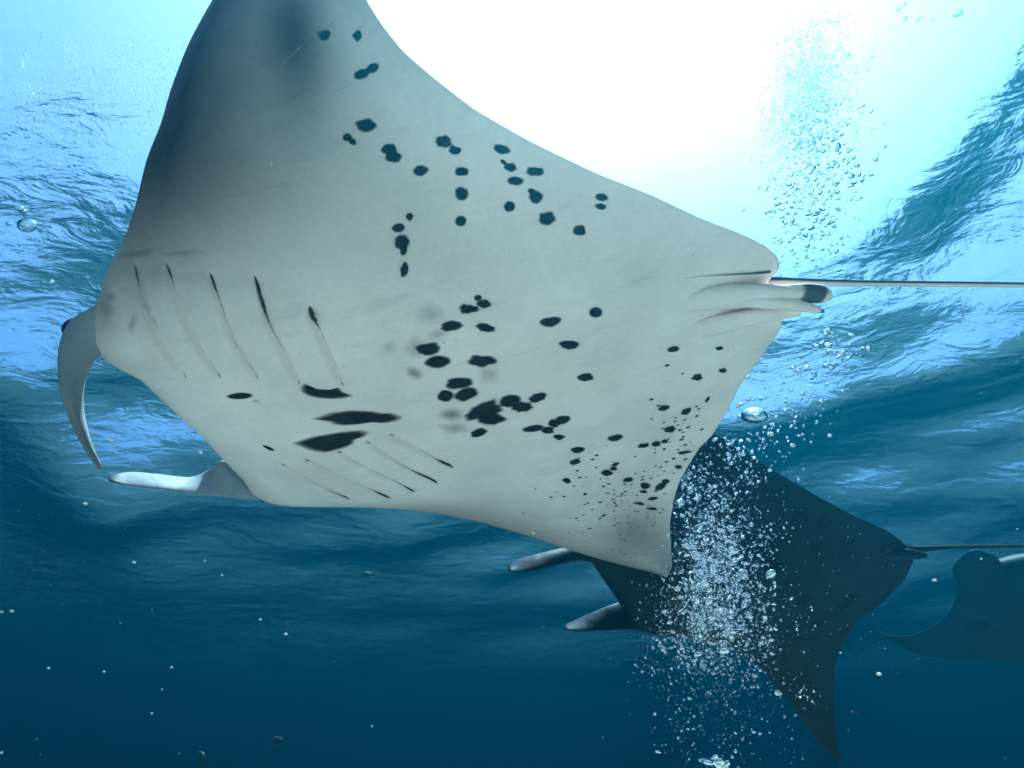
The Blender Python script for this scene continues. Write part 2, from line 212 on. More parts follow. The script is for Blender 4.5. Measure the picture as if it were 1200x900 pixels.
SPECKLES = [[1.0438,0.4937,0.005], [1.1262,1.0319,0.0044], [1.0571,0.5902,0.0029], [0.9897,0.5292,0.0071], [1.1549,0.4815,0.0044], [0.9876,0.5854,0.0029], [1.0022,0.8296,0.0067], [1.0213,0.8066,0.0066], [0.9237,0.6262,0.0066], [1.1082,0.5295,0.0026], [1.1029,0.6999,0.0036], [1.0807,0.5488,0.0041], [1.1471,0.5768,0.0047], [1.2111,0.4675,0.0041], [0.9739,0.7061,0.005], [0.8852,0.6138,0.0069], [1.2276,0.6025,0.0043], [0.9856,0.6399,0.0069], [1.1863,0.9883,0.0036], [1.0573,1.0537,0.0058], [1.1229,0.7645,0.0063], [1.0624,0.71,0.0063], [1.1296,0.6104,0.0054], [0.9898,0.4887,0.006], [1.2184,0.7435,0.0059], [0.9568,0.7801,0.0052], [0.9337,0.8133,0.0041], [1.0636,0.7392,0.0046], [1.0597,1.0517,0.0069], [1.0107,0.3977,0.0035], [1.0532,0.7904,0.0045], [1.0636,0.6045,0.0064], [1.1267,0.6968,0.0038], [0.8444,1.0872,0.0039], [0.9626,0.8944,0.0026], [1.0467,0.6123,0.0069], [1.0804,0.9903,0.0047], [1.1078,1.244,0.0042], [1.1363,0.7152,0.0054], [0.984,0.701,0.0058], [1.0381,0.7396,0.0028], [1.1166,0.9585,0.0036], [1.1184,1.2338,0.0054], [1.0997,0.9116,0.0043], [1.0402,0.9023,0.0062], [0.8414,1.1717,0.0064], [0.9291,1.003,0.005], [0.9111,0.5892,0.0041], [1.078,0.6934,0.0048], [0.9893,0.7512,0.0052], [1.1875,0.6268,0.006], [1.1284,0.6377,0.0049], [0.8395,1.079,0.0052], [0.9586,0.893,0.0072], [0.855,0.5404,0.004], [1.1781,0.7709,0.0028], [1.0425,1.2002,0.0066], [1.0634,0.5685,0.0038], [1.1637,0.6067,0.0057], [1.0938,0.8571,0.0047], [1.1611,0.624,0.0069], [1.0841,1.2305,0.0038], [0.9814,0.5108,0.0031], [1.087,0.3941,0.0034], [1.071,1.0168,0.0036], [1.1646,0.9655,0.0071], [1.0279,1.165,0.0054], [1.1957,0.8738,0.0066], [1.0866,0.7325,0.0041], [1.103,0.7428,0.0031], [1.0439,1.0252,0.0049], [1.0478,1.0001,0.0044], [1.0918,0.9429,0.0043], [0.93,0.9178,0.0039], [0.987,0.6325,0.0051], [1.1778,0.892,0.0033], [1.0258,0.7124,0.0043], [0.9445,0.995,0.0045], [1.1774,0.7648,0.0029], [0.9994,0.8505,0.0038], [1.0403,0.4465,0.0067], [1.0701,0.6757,0.005], [1.1276,0.8324,0.006], [1.1889,1.1216,0.0042], [1.0633,0.7296,0.0058], [1.0504,0.8511,0.0047], [1.0541,0.4296,0.007], [1.086,0.9045,0.0054], [1.094,0.6867,0.0067], [1.0878,0.6976,0.0048], [1.1072,0.7802,0.0038], [0.9113,0.7843,0.0045], [1.0655,0.7556,0.0072], [1.0066,0.5345,0.0035], [1.0448,0.5636,0.0043], [1.1024,0.9214,0.0034], [0.8862,0.9024,0.0038], [1.2414,0.8141,0.0029], [1.0137,0.8146,0.0064], [1.0529,0.9457,0.0037], [1.1018,0.549,0.0036], [0.9637,0.5725,0.0053], [0.9307,0.7931,0.006], [0.8771,1.1404,0.003], [1.1531,0.8805,0.0049], [1.1615,0.8033,0.004], [1.1078,0.6231,0.0053], [1.02,0.7115,0.0068], [1.2195,0.5749,0.0058], [1.2276,1.0859,0.0053], [1.2059,0.56,0.005], [1.0919,0.4805,0.003], [1.007,0.4235,0.004], [1.1102,0.6325,0.0041], [1.0488,0.6574,0.004], [1.104,0.6758,0.0063], [1.155,0.8595,0.0047], [1.0173,0.8103,0.005], [0.7802,0.6904,0.0048], [1.1259,0.7735,0.0036], [1.2119,0.6957,0.007], [1.1181,0.823,0.0046], [1.0543,0.6613,0.0052], [1.0063,1.1217,0.0056], [1.2299,1.0054,0.0035], [1.2083,0.6216,0.0034], [1.1098,0.632,0.003], [0.9157,1.0679,0.0046], [0.8494,1.0954,0.0065], [1.1512,0.8965,0.005], [1.0561,0.8936,0.0065], [1.2067,0.8534,0.0062], [1.0489,0.985,0.0031], [1.0729,0.6532,0.0035], [1.1735,0.9464,0.0053], [1.0702,0.6449,0.0027], [0.8539,0.9477,0.0033], [1.1708,0.5755,0.0044], [1.3307,0.3148,0.005], [1.3051,0.3994,0.0066], [1.2546,0.6265,0.0051], [1.2385,0.3744,0.0046], [1.3095,0.477,0.0033], [1.2358,0.4784,0.0065], [1.2913,0.4173,0.005], [1.2443,0.3824,0.0026], [1.2837,0.4841,0.0031], [1.2936,0.5096,0.0029], [1.2305,0.6536,0.0041], [1.291,0.5592,0.0071], [1.2934,0.3704,0.0027], [1.2518,0.4324,0.0044], [1.2594,0.5466,0.0044], [1.2364,0.267,0.0059], [1.2375,0.551,0.0071], [1.2451,0.3485,0.0043], [1.3011,0.1617,0.0043], [1.2856,0.4516,0.0071], [1.2981,0.36,0.0046], [1.2732,0.356,0.0046], [1.3355,0.3284,0.0048], [1.1943,0.7143,0.0069], [1.2789,0.3768,0.0045], [1.201,0.4571,0.0024], [1.2149,0.3173,0.0045], [1.2735,0.4995,0.0048], [1.3295,0.3571,0.0057], [1.3168,0.5245,0.0023], [1.222,0.2308,0.0065], [1.2903,0.4394,0.0058], [1.2098,0.4871,0.0052], [1.2758,0.3404,0.004], [1.3406,0.4238,0.0062], [1.2829,0.4033,0.0066], [1.2582,0.5407,0.0065], [1.2676,0.1133,0.0066], [1.2941,0.483,0.007], [1.2535,0.4495,0.004]]
CEPH_L = [[[0.142,-0.3493,0.03], [0.0683,-0.3373,0.03], [0.026,-0.3348,0.02], [-0.0076,-0.3271,0.01], [-0.0248,-0.3108,-0.01], [-0.0405,-0.2785,-0.05], [-0.0396,-0.247,-0.1], [-0.0418,-0.1999,-0.14], [-0.0199,-0.1523,-0.19], [-0.0062,-0.1086,-0.22], [0.0034,-0.0902,-0.23]], [[0.108,-0.2283,0.03], [0.0669,-0.2296,0.02], [0.0487,-0.2344,-0.0], [0.0353,-0.244,-0.02], [0.0288,-0.2539,-0.05], [0.002,-0.2245,-0.09], [-0.0154,-0.1805,-0.13], [-0.0066,-0.1384,-0.18], [0.0094,-0.1138,-0.215], [0.0144,-0.0973,-0.23]]]
CEPH_R = [[[-0.2444,0.1177,-0.07], [-0.2324,0.1267,-0.055], [-0.2023,0.1414,-0.045], [-0.1611,0.2005,-0.025], [-0.1165,0.2537,-0.01], [-0.0714,0.26,0.01], [-0.017,0.2374,0.03], [-0.0112,0.2767,0.05]], [[-0.1862,0.0771,-0.115], [-0.1771,0.1004,-0.115], [-0.1407,0.1272,-0.115], [-0.0935,0.177,-0.1], [-0.067,0.2388,-0.08], [-0.0378,0.284,-0.06], [-0.0177,0.3447,-0.035], [0.0039,0.4284,0.0]]]
EYE_L = [-0.0264,-0.2982,0.03]
PELVIC_L = [[1.2061,0.0174,-0.015,0.0038], [1.2515,-0.0063,-0.015,0.0148], [1.3077,-0.0444,-0.02,0.0251], [1.3679,-0.0486,-0.025,0.0301], [1.4268,-0.0395,-0.028,0.0299], [1.4854,-0.0274,-0.03,0.0263], [1.5275,-0.0181,-0.03,0.0193], [1.5529,-0.0111,-0.03,0.0088]]
PELVIC_R = [[1.2025,0.0533,-0.01,0.0039], [1.2654,0.0442,-0.015,0.0171], [1.3298,0.0362,-0.02,0.0262], [1.3928,0.0363,-0.022,0.0278], [1.454,0.0304,-0.025,0.0219], [1.5065,0.0374,-0.025,0.0164], [1.5552,0.0458,-0.025,0.0072]]
CLASPER_L = [[1.4812,-0.0277,-0.015,0.0088], [1.5222,-0.0182,-0.02,0.0159], [1.5648,-0.0042,-0.02,0.0212], [1.5908,0.0075,-0.02,0.0212], [1.6049,0.016,-0.02,0.016], [1.6142,0.0256,-0.02,0.0053]]
CLASPER_R = [[1.4166,-0.0366,-0.035,0.0105], [1.4581,-0.0254,-0.038,0.0158], [1.5084,-0.0086,-0.04,0.0158], [1.5515,0.0126,-0.04,0.0124], [1.5813,0.0303,-0.04,0.008], [1.5954,0.0389,-0.04,0.0036]]
TAIL = [[1.3306,-0.0252,0.06,0.0226], [1.4397,-0.0001,0.06,0.0169], [1.5269,0.0111,0.05,0.0111], [1.5967,0.0288,0.045,0.0085], [1.6863,0.0558,0.045,0.0074], [1.8689,0.1123,0.05,0.0067], [2.0537,0.1695,0.055,0.006], [2.3328,0.255,0.06,0.0049], [2.8125,0.4073,0.07,0.0031]]
M1_O = [-0.8993,1.1928,1.0]
M1_A = [0.9643,-0.2649,0.0]
M2_FRAME = [[0.5371,3.1557,1.41], [0.9624,-0.2715,0.0], [0.2551,0.9044,-0.342], [0.0928,0.3292,0.9397]]
M2_CEPH_L = [[[-0.4827,-0.3262,-0.08], [-0.4446,-0.3391,-0.05], [-0.3477,-0.3397,-0.03], [-0.2592,-0.3261,-0.0], [-0.1584,-0.3014,0.04], [-0.0599,-0.2806,0.07]], [[-0.4606,-0.3783,-0.16], [-0.4182,-0.3634,-0.17], [-0.3179,-0.3383,-0.15], [-0.2264,-0.3148,-0.1], [-0.125,-0.2844,-0.05], [-0.0294,-0.2144,-0.02]]]
M2_CEPH_R = [[[-0.2897,0.1512,-0.08], [-0.2217,0.1489,-0.05], [-0.1204,0.1264,-0.03], [-0.0377,0.126,-0.0], [0.022,0.1529,0.04], [0.0958,0.157,0.07]], [[-0.2735,0.1044,-0.15], [-0.1919,0.1179,-0.16], [-0.0818,0.1517,-0.14], [0.0172,0.2076,-0.1], [0.1121,0.2816,-0.05], [0.1822,0.3072,-0.02]]]
M2_SPOTS = [[0.9887,-0.342,0.037], [0.9713,-0.302,0.0264], [1.1105,-0.2932,0.0317], [1.0869,-0.2759,0.0264], [0.8158,-0.2246,0.0317], [1.0483,-0.1672,0.0264], [1.1801,-0.0937,0.0317], [0.8363,-0.1066,0.0476], [0.7205,0.0534,0.0423], [1.2121,0.2309,0.0423], [1.1704,0.2805,0.0317], [0.9666,0.1547,0.037], [1.0419,0.3892,0.0317], [0.8382,-0.1352,0.0264]]
M2_TAIL = [[1.3646,-0.0652,0.02,0.05], [1.503,0.0045,0.02,0.028], [1.5611,-0.0025,0.02,0.014], [1.7152,0.0131,0.02,0.01], [2.0178,0.0604,0.02,0.008], [2.3849,0.1191,0.02,0.005]]
M2_CLASP = [[1.249,-0.03,0.03,0.02], [1.3763,-0.025,-0.0,0.03], [1.4772,-0.0354,-0.035,0.028], [1.5351,-0.0142,-0.035,0.02], [1.5618,-0.0095,-0.035,0.008]]
CLOUDS = {"column": [[0.7117,2.0,0.9246,0.1017,0.16,0.2024,3200,0.00105,0.00269], [0.605,2.0,0.615,0.1344,0.16,0.1654,700,0.00094,0.00215], [0.8246,2.0,1.3525,0.0818,0.1,0.1258,220,0.00273,0.00886], [0.7413,2.0,1.107,0.0855,0.14,0.1481,975,0.0019,0.00824], [0.7105,2.0,0.8936,0.0947,0.15,0.1311,1350,0.00178,0.0077], [0.6418,2.0,0.77,0.1079,0.15,0.0839,975,0.0017,0.00738], [0.7265,2.0,0.9885,0.0672,0.1,0.169,40,0.00916,0.01984], [0.6347,2.0,0.7899,0.0715,0.1,0.0563,25,0.00858,0.02001], [0.6711,2.0,0.6666,0.126,0.15,0.1011,200,0.00219,0.00712], [0.5716,2.05,0.5303,0.1462,0.16,0.1145,130,0.00186,0.00638], [0.6492,2.05,0.4148,0.1018,0.15,0.0564,60,0.00204,0.00764], [0.5821,1.95,0.3675,0.0216,0.05,0.0118,10,0.00719,0.01916], [0.6977,2.0,1.4357,0.0558,0.1,0.0687,26,0.00349,0.01047], [0.8447,2.1,0.8445,0.0905,0.15,0.1671,110,0.00241,0.00784]],"tail": [[1.4818,1.9,1.9862,0.0627,0.08,0.0434,55,0.00627,0.01568], [1.3765,1.9,1.8654,0.076,0.08,0.0562,40,0.00532,0.01369], [1.2165,1.95,1.6924,0.0958,0.1,0.0817,50,0.00442,0.01106], [1.0758,1.95,1.529,0.0846,0.1,0.0694,50,0.00494,0.0127], [0.9383,1.95,1.5024,0.049,0.1,0.0603,45,0.0042,0.0119], [1.1998,1.95,1.8184,0.0381,0.05,0.0234,12,0.00457,0.01219], [1.0204,1.95,1.3999,0.0544,0.1,0.1005,40,0.0034,0.0102], [1.0083,1.9,1.6067,0.0053,0.02,0.0066,1,0.04616,0.04971]],"high": [[1.6533,1.35,3.4998,0.106,0.15,0.2254,1800,0.00193,0.00386], [1.7708,1.35,3.8205,0.0873,0.15,0.1895,2200,0.00359,0.00719], [1.5273,1.35,3.163,0.0898,0.15,0.1327,1700,0.00314,0.00764], [1.4679,1.4,2.7071,0.0984,0.15,0.1211,320,0.0041,0.01148], [1.2861,1.4,2.325,0.0895,0.15,0.1009,260,0.00373,0.01118], [1.2343,1.45,2.1712,0.0944,0.15,0.0536,70,0.00363,0.00871], [1.8634,1.4,3.2801,0.0652,0.1,0.0688,40,0.00373,0.00932]],"wing": [[-3.881,2.2,6.1161,0.3468,0.2,0.1626,800,0.00578,0.01404], [-4.141,2.2,5.5117,0.3681,0.2,0.151,600,0.00537,0.0138], [-3.5784,2.2,5.8027,0.2863,0.2,0.2153,600,0.00557,0.01352], [-3.4313,2.2,4.8282,0.3501,0.2,0.2068,130,0.0056,0.0126], [-4.2946,2.2,5.2407,0.1333,0.2,0.1276,80,0.00592,0.01629], [-3.4717,2.2,6.8723,0.036,0.05,0.0553,14,0.00899,0.01979]],"loose": [[2.6766,1.2,4.5832,0.0686,0.05,0.0422,6,0.01144,0.02288], [2.9005,1.2,4.4164,0.0056,0.02,0.0068,1,0.02223,0.02278], [2.9519,1.2,3.8053,0.005,0.02,0.0061,1,0.00992,0.01488], [-2.5119,1.7,2.7241,0.0044,0.02,0.0055,1,0.03987,0.0443], [-2.6265,1.7,2.8572,0.0091,0.02,0.0112,2,0.0114,0.01824], [-2.6227,1.7,2.7241,0.0044,0.02,0.0273,3,0.00886,0.01329], [-2.7662,1.7,3.0721,0.0668,0.1,0.047,12,0.00477,0.01192], [-2.098,1.7,2.2019,0.0039,0.01,0.0048,1,0.01176,0.01333]]}
SNOW = [[-0.322,0.4757,0.2359,0.00142], [-0.194,0.521,0.1926,0.00143], [-0.2909,0.6904,0.2717,0.00192], [-0.3375,0.6246,0.1985,0.00165], [-0.3082,0.4782,0.1489,0.00126], [-0.4261,0.5799,0.1835,0.00153], [-0.5116,0.5937,0.2413,0.00195], [-0.4208,0.4979,0.2031,0.00163], [-0.14,0.6704,0.1572,0.00139], [-0.2625,0.4841,0.138,0.00104], [-0.3089,0.5674,0.1428,0.00119], [-0.4486,0.605,0.1211,0.00146], [-0.2798,0.5792,0.1153,0.0007], [-0.4383,0.626,0.1362,0.00077], [-0.37,0.6714,0.3351,0.001], [-0.3769,0.7369,0.3476,0.00144], [0.3094,0.5353,0.1646,0.0021], [0.3414,0.6446,0.2191,0.00144], [0.4876,0.6589,0.3046,0.00256], [-0.4514,0.5378,1.0662,0.00364], [-0.1739,0.4504,1.0047,0.00236], [-0.4107,0.742,1.1926,0.00315], [-0.004,0.5395,0.7869,0.00173], [0.0188,0.5442,0.7983,0.00175], [0.2614,0.7175,1.0194,0.0034], [0.2569,0.6255,0.9177,0.00251], [0.3061,0.5914,0.8476,0.00282], [0.1998,0.682,0.9223,0.00314], [-0.2614,0.4591,0.4019,0.0017], [-0.3391,0.6621,0.6823,0.00265], [-0.2509,0.5623,0.6532,0.00239], [-0.2315,0.4773,0.458,0.00154], [-0.3883,0.6482,0.5053,0.00152], [-0.2757,0.7294,0.6186,0.00177], [-0.0855,0.5122,0.5477,0.00208], [-0.087,0.639,0.6893,0.00261], [-0.0913,0.5394,0.5236,0.00174], [0.2413,0.6725,0.7358,0.00185], [0.3607,0.6666,0.7089,0.00225], [0.2626,0.5156,0.2764,0.00105], [0.5898,0.699,0.3512,0.00139], [0.6103,0.6473,0.364,0.00134], [0.0259,0.6548,0.3624,0.00202], [-0.5729,0.696,0.4297,0.00298], [-0.4888,0.5786,0.4471,0.00338], [-0.5116,0.6776,0.5236,0.00238], [-0.4597,0.7135,0.5276,0.00327], [0.5578,1.3939,0.5467,0.001], [0.5511,1.292,0.5701,0.00125], [0.6706,1.3997,0.6836,0.00118], [0.8709,1.7469,1.1131,0.00172], [0.6328,1.2058,0.4463,0.00117], [0.6644,1.6237,0.5798,0.00128], [1.1756,1.7899,0.7377,0.00094], [0.6799,1.1935,0.8104,0.00079], [0.9451,1.2968,0.8564,0.00116], [1.0225,1.7081,0.6096,0.00103], [0.5714,1.0519,0.4615,0.00094], [0.8417,1.6695,0.7989,0.00147], [0.6654,1.1981,0.5882,0.00095], [0.6785,1.5362,0.7955,0.00144], [0.898,1.5277,1.0828,0.00102], [0.8922,1.3805,0.7628,0.00153], [0.7295,1.348,0.7658,0.00108], [0.817,1.9214,0.9488,0.00154], [1.0525,1.8421,0.6674,0.00169], [0.7609,1.2538,0.5034,0.00098], [0.8428,1.5716,0.9478,0.00111], [0.6414,1.1044,0.5313,0.00084], [0.5413,1.0881,0.4771,0.00062], [0.9522,1.6653,0.9101,0.00118], [0.5223,1.2439,0.4564,0.00066], [0.6201,1.2251,0.7004,0.00101], [1.069,1.4152,0.935,0.00145], [0.6908,1.1436,0.3964,0.00092], [1.192,1.5883,1.1013,0.00108], [0.891,1.5383,0.5617,0.00073], [0.7929,1.8473,1.0017,0.00114], [0.7857,1.2652,0.691,0.00122], [0.9025,1.7653,0.987,0.00141], [0.7429,1.16,0.5855,0.00091], [1.2974,1.9648,0.9574,0.00099], [0.8032,1.6862,0.7047,0.00134], [0.9381,1.6836,0.6463,0.00135], [0.7324,1.3239,0.5985,0.00118], [0.8202,1.4802,0.6106,0.00072], [0.8583,1.64,0.6391,0.00139], [0.9274,1.7189,0.9713,0.00093], [1.2064,1.9624,0.7534,0.00111], [0.5606,1.4011,0.5302,0.00084], [0.5813,1.1615,0.5277,0.00089], [0.5823,1.0123,0.4391,0.00099], [0.8484,1.5624,0.8352,0.00104], [1.1149,1.5427,0.9622,0.00101], [1.0181,1.8826,0.7079,0.00103], [0.6533,1.2003,0.4548,0.00086], [0.8541,1.4512,0.6212,0.00127], [1.0387,1.6521,0.9358,0.00147], [0.8212,1.3364,0.6769,0.00104], [0.8486,1.1483,0.7282,0.00063], [0.7375,1.2365,0.4326,0.00078], [0.6709,1.4851,0.7052,0.00142], [0.6269,1.464,0.5613,0.00134], [0.8875,1.4988,0.5595,0.00127], [0.9285,1.5015,0.9504,0.00171], [1.2745,1.6634,1.1774,0.00133], [0.8675,1.795,1.1754,0.00201], [0.0756,1.9218,1.1359,0.00134], [0.7324,1.2676,1.1794,0.00116], [-0.0295,2.5105,0.9535,0.00141], [0.5464,1.3045,0.5992,0.00054], [2.7762,2.32,2.3234,0.00267], [-1.0662,1.6783,1.5954,0.00104], [-0.2097,2.8725,1.589,0.00107], [3.0132,2.8641,2.733,0.00203], [0.9871,1.784,1.8048,0.00147], [0.2319,1.1375,0.3256,0.00052], [0.7186,2.6385,2.5771,0.00165], [-1.2052,2.232,1.6661,0.0009], [-0.7102,1.3687,0.9094,0.00101], [0.3299,2.3422,0.5414,0.00095], [-0.5289,1.3336,1.1436,0.00094], [0.7337,1.5573,1.0468,0.00119], [1.0138,0.9568,0.8654,0.00094], [-0.018,2.1938,1.2181,0.00144], [-1.8614,2.9077,0.5831,0.00154], [-0.1316,2.0925,1.455,0.00091], [0.1009,1.9136,0.4419,0.00118], [-0.5281,1.071,0.2595,0.00044], [0.4753,1.0616,0.7073,0.00042], [0.6531,0.924,0.9136,0.00094], [0.6759,1.2232,0.7372,0.00097], [0.9558,1.9668,0.7328,0.00111], [0.8526,0.9849,0.4698,0.00042], [0.3421,2.1821,0.7225,0.00132], [-0.5575,1.3837,0.8331,0.00072], [-0.4122,1.1252,0.3039,0.00044], [0.6407,1.5508,0.897,0.00125], [0.9581,1.1418,0.8565,0.00081], [0.3089,2.1012,1.3115,0.00135], [1.468,2.2192,1.611,0.00093], [-1.0822,1.056,0.9945,0.00105], [-0.4254,1.792,0.8958,0.00073], [-2.6592,2.6882,2.1247,0.00178], [-0.401,2.4307,1.7094,0.00165], [-0.3544,1.6708,0.8175,0.00095], [0.4594,2.7835,1.2133,0.00199], [-0.7769,0.8888,0.5283,0.00055], [1.0433,2.0481,0.7482,0.00075], [0.7915,1.4658,0.6023,0.00103], [-2.5372,2.5361,1.9885,0.00121], [-1.5903,2.3623,1.1646,0.00156], [-2.2493,2.3537,1.6308,0.0015], [-1.0272,1.378,1.3956,0.00142], [-2.2514,2.8013,1.271,0.0021], [-0.3968,1.0627,0.4102,0.00057], [-0.9878,2.7051,0.6672,0.0017], [-0.5866,2.9557,0.8626,0.00132], [0.0576,1.0383,0.8432,0.00075], [-0.8049,1.05,0.4397,0.00075], [0.6307,1.6578,0.3505,0.00078], [-0.4222,2.533,0.8819,0.00088], [-0.5434,1.3168,1.2402,0.00106], [0.6129,0.9499,0.1815,0.0005], [1.0677,1.5689,0.7696,0.00119], [1.571,1.9378,1.6102,0.00099], [-0.7823,1.3561,0.6382,0.001], [-0.6405,2.1843,1.7278,0.00109], [-0.7662,1.2054,0.2188,0.00048], [-0.12,2.5365,2.5631,0.00111], [-1.3249,1.9368,0.3842,0.00152], [0.5634,0.8652,0.2858,0.00057], [-2.8024,2.6577,2.661,0.00186], [1.1263,2.5251,1.1899,0.00159], [2.3477,2.677,1.3767,0.00228], [0.2765,1.7464,0.8545,0.00104], [-1.2776,2.2236,1.2082,0.00113], [-1.6599,2.5699,2.256,0.00235], [1.1812,2.1301,0.7407,0.00076], [1.6327,2.3104,1.1904,0.001], [1.5896,2.9085,2.4137,0.00227], [0.068,1.3056,0.4998,0.00066], [-1.2166,1.428,0.9828,0.00072], [-0.1684,0.8567,0.7981,0.00048], [1.4074,1.741,0.5826,0.00082], [-1.6184,2.2374,1.2584,0.00182], [-0.1511,2.5848,0.6721,0.00163], [-0.3608,1.1526,0.6,0.00068], [-0.9873,1.1599,0.6014,0.00076], [-1.3432,1.7279,1.7519,0.00125], [0.1757,1.8962,1.6229,0.00099], [-1.8199,2.2671,1.2873,0.00126], [0.2838,0.8308,0.2465,0.00033], [-0.7089,1.8713,0.7957,0.00107], [-1.0079,1.1538,0.7854,0.00098], [1.0156,2.7276,1.8097,0.00113], [-2.1408,2.2706,1.3625,0.0022], [0.0409,2.1142,1.7801,0.00079], [0.6546,1.024,0.6623,0.00046], [0.6034,1.206,0.2772,0.00092], [0.6583,0.9125,0.5842,0.00043], [-0.1639,1.2003,0.9176,0.00058], [2.547,2.8294,2.7346,0.00212], [1.2479,2.8799,1.3966,0.0012], [-0.8556,1.9167,0.9351,0.00093], [-0.8547,1.9048,1.7123,0.00162], [2.0738,2.955,1.6666,0.0026], [-1.079,2.6386,2.2838,0.00235], [0.4103,1.8506,0.3686,0.00093], [-2.3645,2.8341,1.7093,0.00129], [-1.6373,1.8906,1.8357,0.00159], [0.115,2.2973,0.5624,0.00124], [0.1808,0.9642,0.4721,0.00034], [0.5284,1.7139,1.2986,0.00117], [0.2907,1.3881,1.0046,0.00058], [0.2924,1.0903,0.3699,0.00046], [-0.8843,1.4514,0.5967,0.00111], [-0.8783,2.1993,0.8552,0.00162], [0.7,2.0854,0.4496,0.00063], [-0.4411,1.5539,0.5069,0.0009], [-1.0751,1.6473,0.638,0.00134], [-2.1,2.4884,1.5218,0.00155], [-0.076,1.0146,0.6448,0.00048], [0.9016,1.4814,0.4587,0.00096], [0.4322,0.9216,0.269,0.00036], [2.3593,2.5128,1.7284,0.00202], [2.4659,2.8547,2.6053,0.00284], [-0.3525,0.8132,0.2805,0.00057], [-0.3562,2.5491,0.8315,0.00078], [0.9947,1.1408,1.0033,0.00083], [-0.5127,1.2192,0.4711,0.00073], [0.6531,1.6786,0.335,0.00071], [0.3741,2.8307,1.0873,0.00154], [-0.3003,2.3955,1.6061,0.00152], [-1.0183,1.1677,0.7811,0.00082], [-0.516,1.9658,1.6045,0.00138], [-0.2551,1.0233,0.2762,0.00033], [0.9034,2.4539,1.0952,0.00182], [0.0385,2.2254,0.6232,0.0011], [0.0075,1.5606,0.2889,0.0007], [-0.0408,0.9341,0.3662,0.00053], [-1.5953,1.7732,1.0544,0.0013], [0.1064,0.8539,0.3562,0.00038], [1.1909,2.6179,1.4708,0.00158], [0.3456,2.9624,1.0879,0.00089], [-1.1022,1.2539,1.1277,0.00058], [1.9955,1.8433,1.5229,0.00193]]
FISH = [[-1.7815,7.0,3.3133,0.1687,5], [-2.0702,6.0,1.2925,0.1656,0], [-2.6918,6.0,1.1561,0.1627,-50], [3.3624,6.5,1.6359,0.1006,10], [2.9628,6.5,1.7432,0.0679,0], [4.6427,6.5,1.2456,0.072,20]]

LEAD=[(-1.58,.95),(-1.4,.83),(-1.2,.66),(-1.0,.52),(-.82,.42),(-.73,.36),(-.65,.32),(-.6,.30),(-.55,.26),(-.49,.23),(-.44,.19),(-.39,.12),(-.34,.075),(-.28,.015),(-.23,.01),(-.16,.05),(.06,.055),(.3,.03),(.37,.01),(.42,.02),(.44,.04),(.49,.19),(.56,.36),(.65,.5),(.75,.61),(.92,.74),(1.15,.88),(1.33,.99),(1.53,1.11),(1.66,1.17)]
TRAIL=[(-1.58,.965),(-1.4,.93),(-1.2,.885),(-1.0,.86),(-.78,.86),(-.73,.88),(-.67,.91),(-.61,.955),(-.54,1.01),(-.46,1.09),(-.37,1.19),(-.3,1.28),(-.23,1.36),(-.17,1.44),(-.13,1.485),(-.095,1.51),(-.065,1.515),(-.055,1.505),(-.03,1.49),(.03,1.49),(.06,1.51),(.09,1.53),(.12,1.52),(.18,1.49),(.27,1.44),(.36,1.41),(.46,1.37),(.52,1.33),(.67,1.27),(.82,1.24),(.99,1.22),(1.31,1.21),(1.5,1.205),(1.66,1.18)]
BEND=(80,.2,.8,12,.3,1.2)
TWIST=1.0
LEAD2=[(-1.3,.80),(-1.1,.66),(-.87,.46),(-.65,.36),(-.5,.27),(-.42,.15),(-.37,.02),(-.28,-.06),(-.2,-.06),(0,.0),(.2,.05),(.28,.06),(.33,.09),(.4,.34),(.53,.56),(.73,.73),(1.02,.85),(1.36,.98),(1.64,1.12)]
TRAIL2=[(-1.3,.815),(-1.1,.74),(-.87,.65),(-.72,.80),(-.47,1.05),(-.29,1.24),(-.17,1.39),(-.1,1.45),(-.02,1.5),(.04,1.52),(.18,1.48),(.32,1.38),(.46,1.25),(.62,1.17),(.79,1.13),(1.05,1.115),(1.33,1.11),(1.64,1.135)]
M3_FRAME=[[4.3504,4.8277,2.4414],[.6143,.7105,-.3433],[-.7413,.6687,.0574],[.2703,.2192,.9375]]
M3_SPOT=(.72,.52)

def smooth01(x):
    x = np.clip(x, 0, 1); return x*x*(3-2*x)

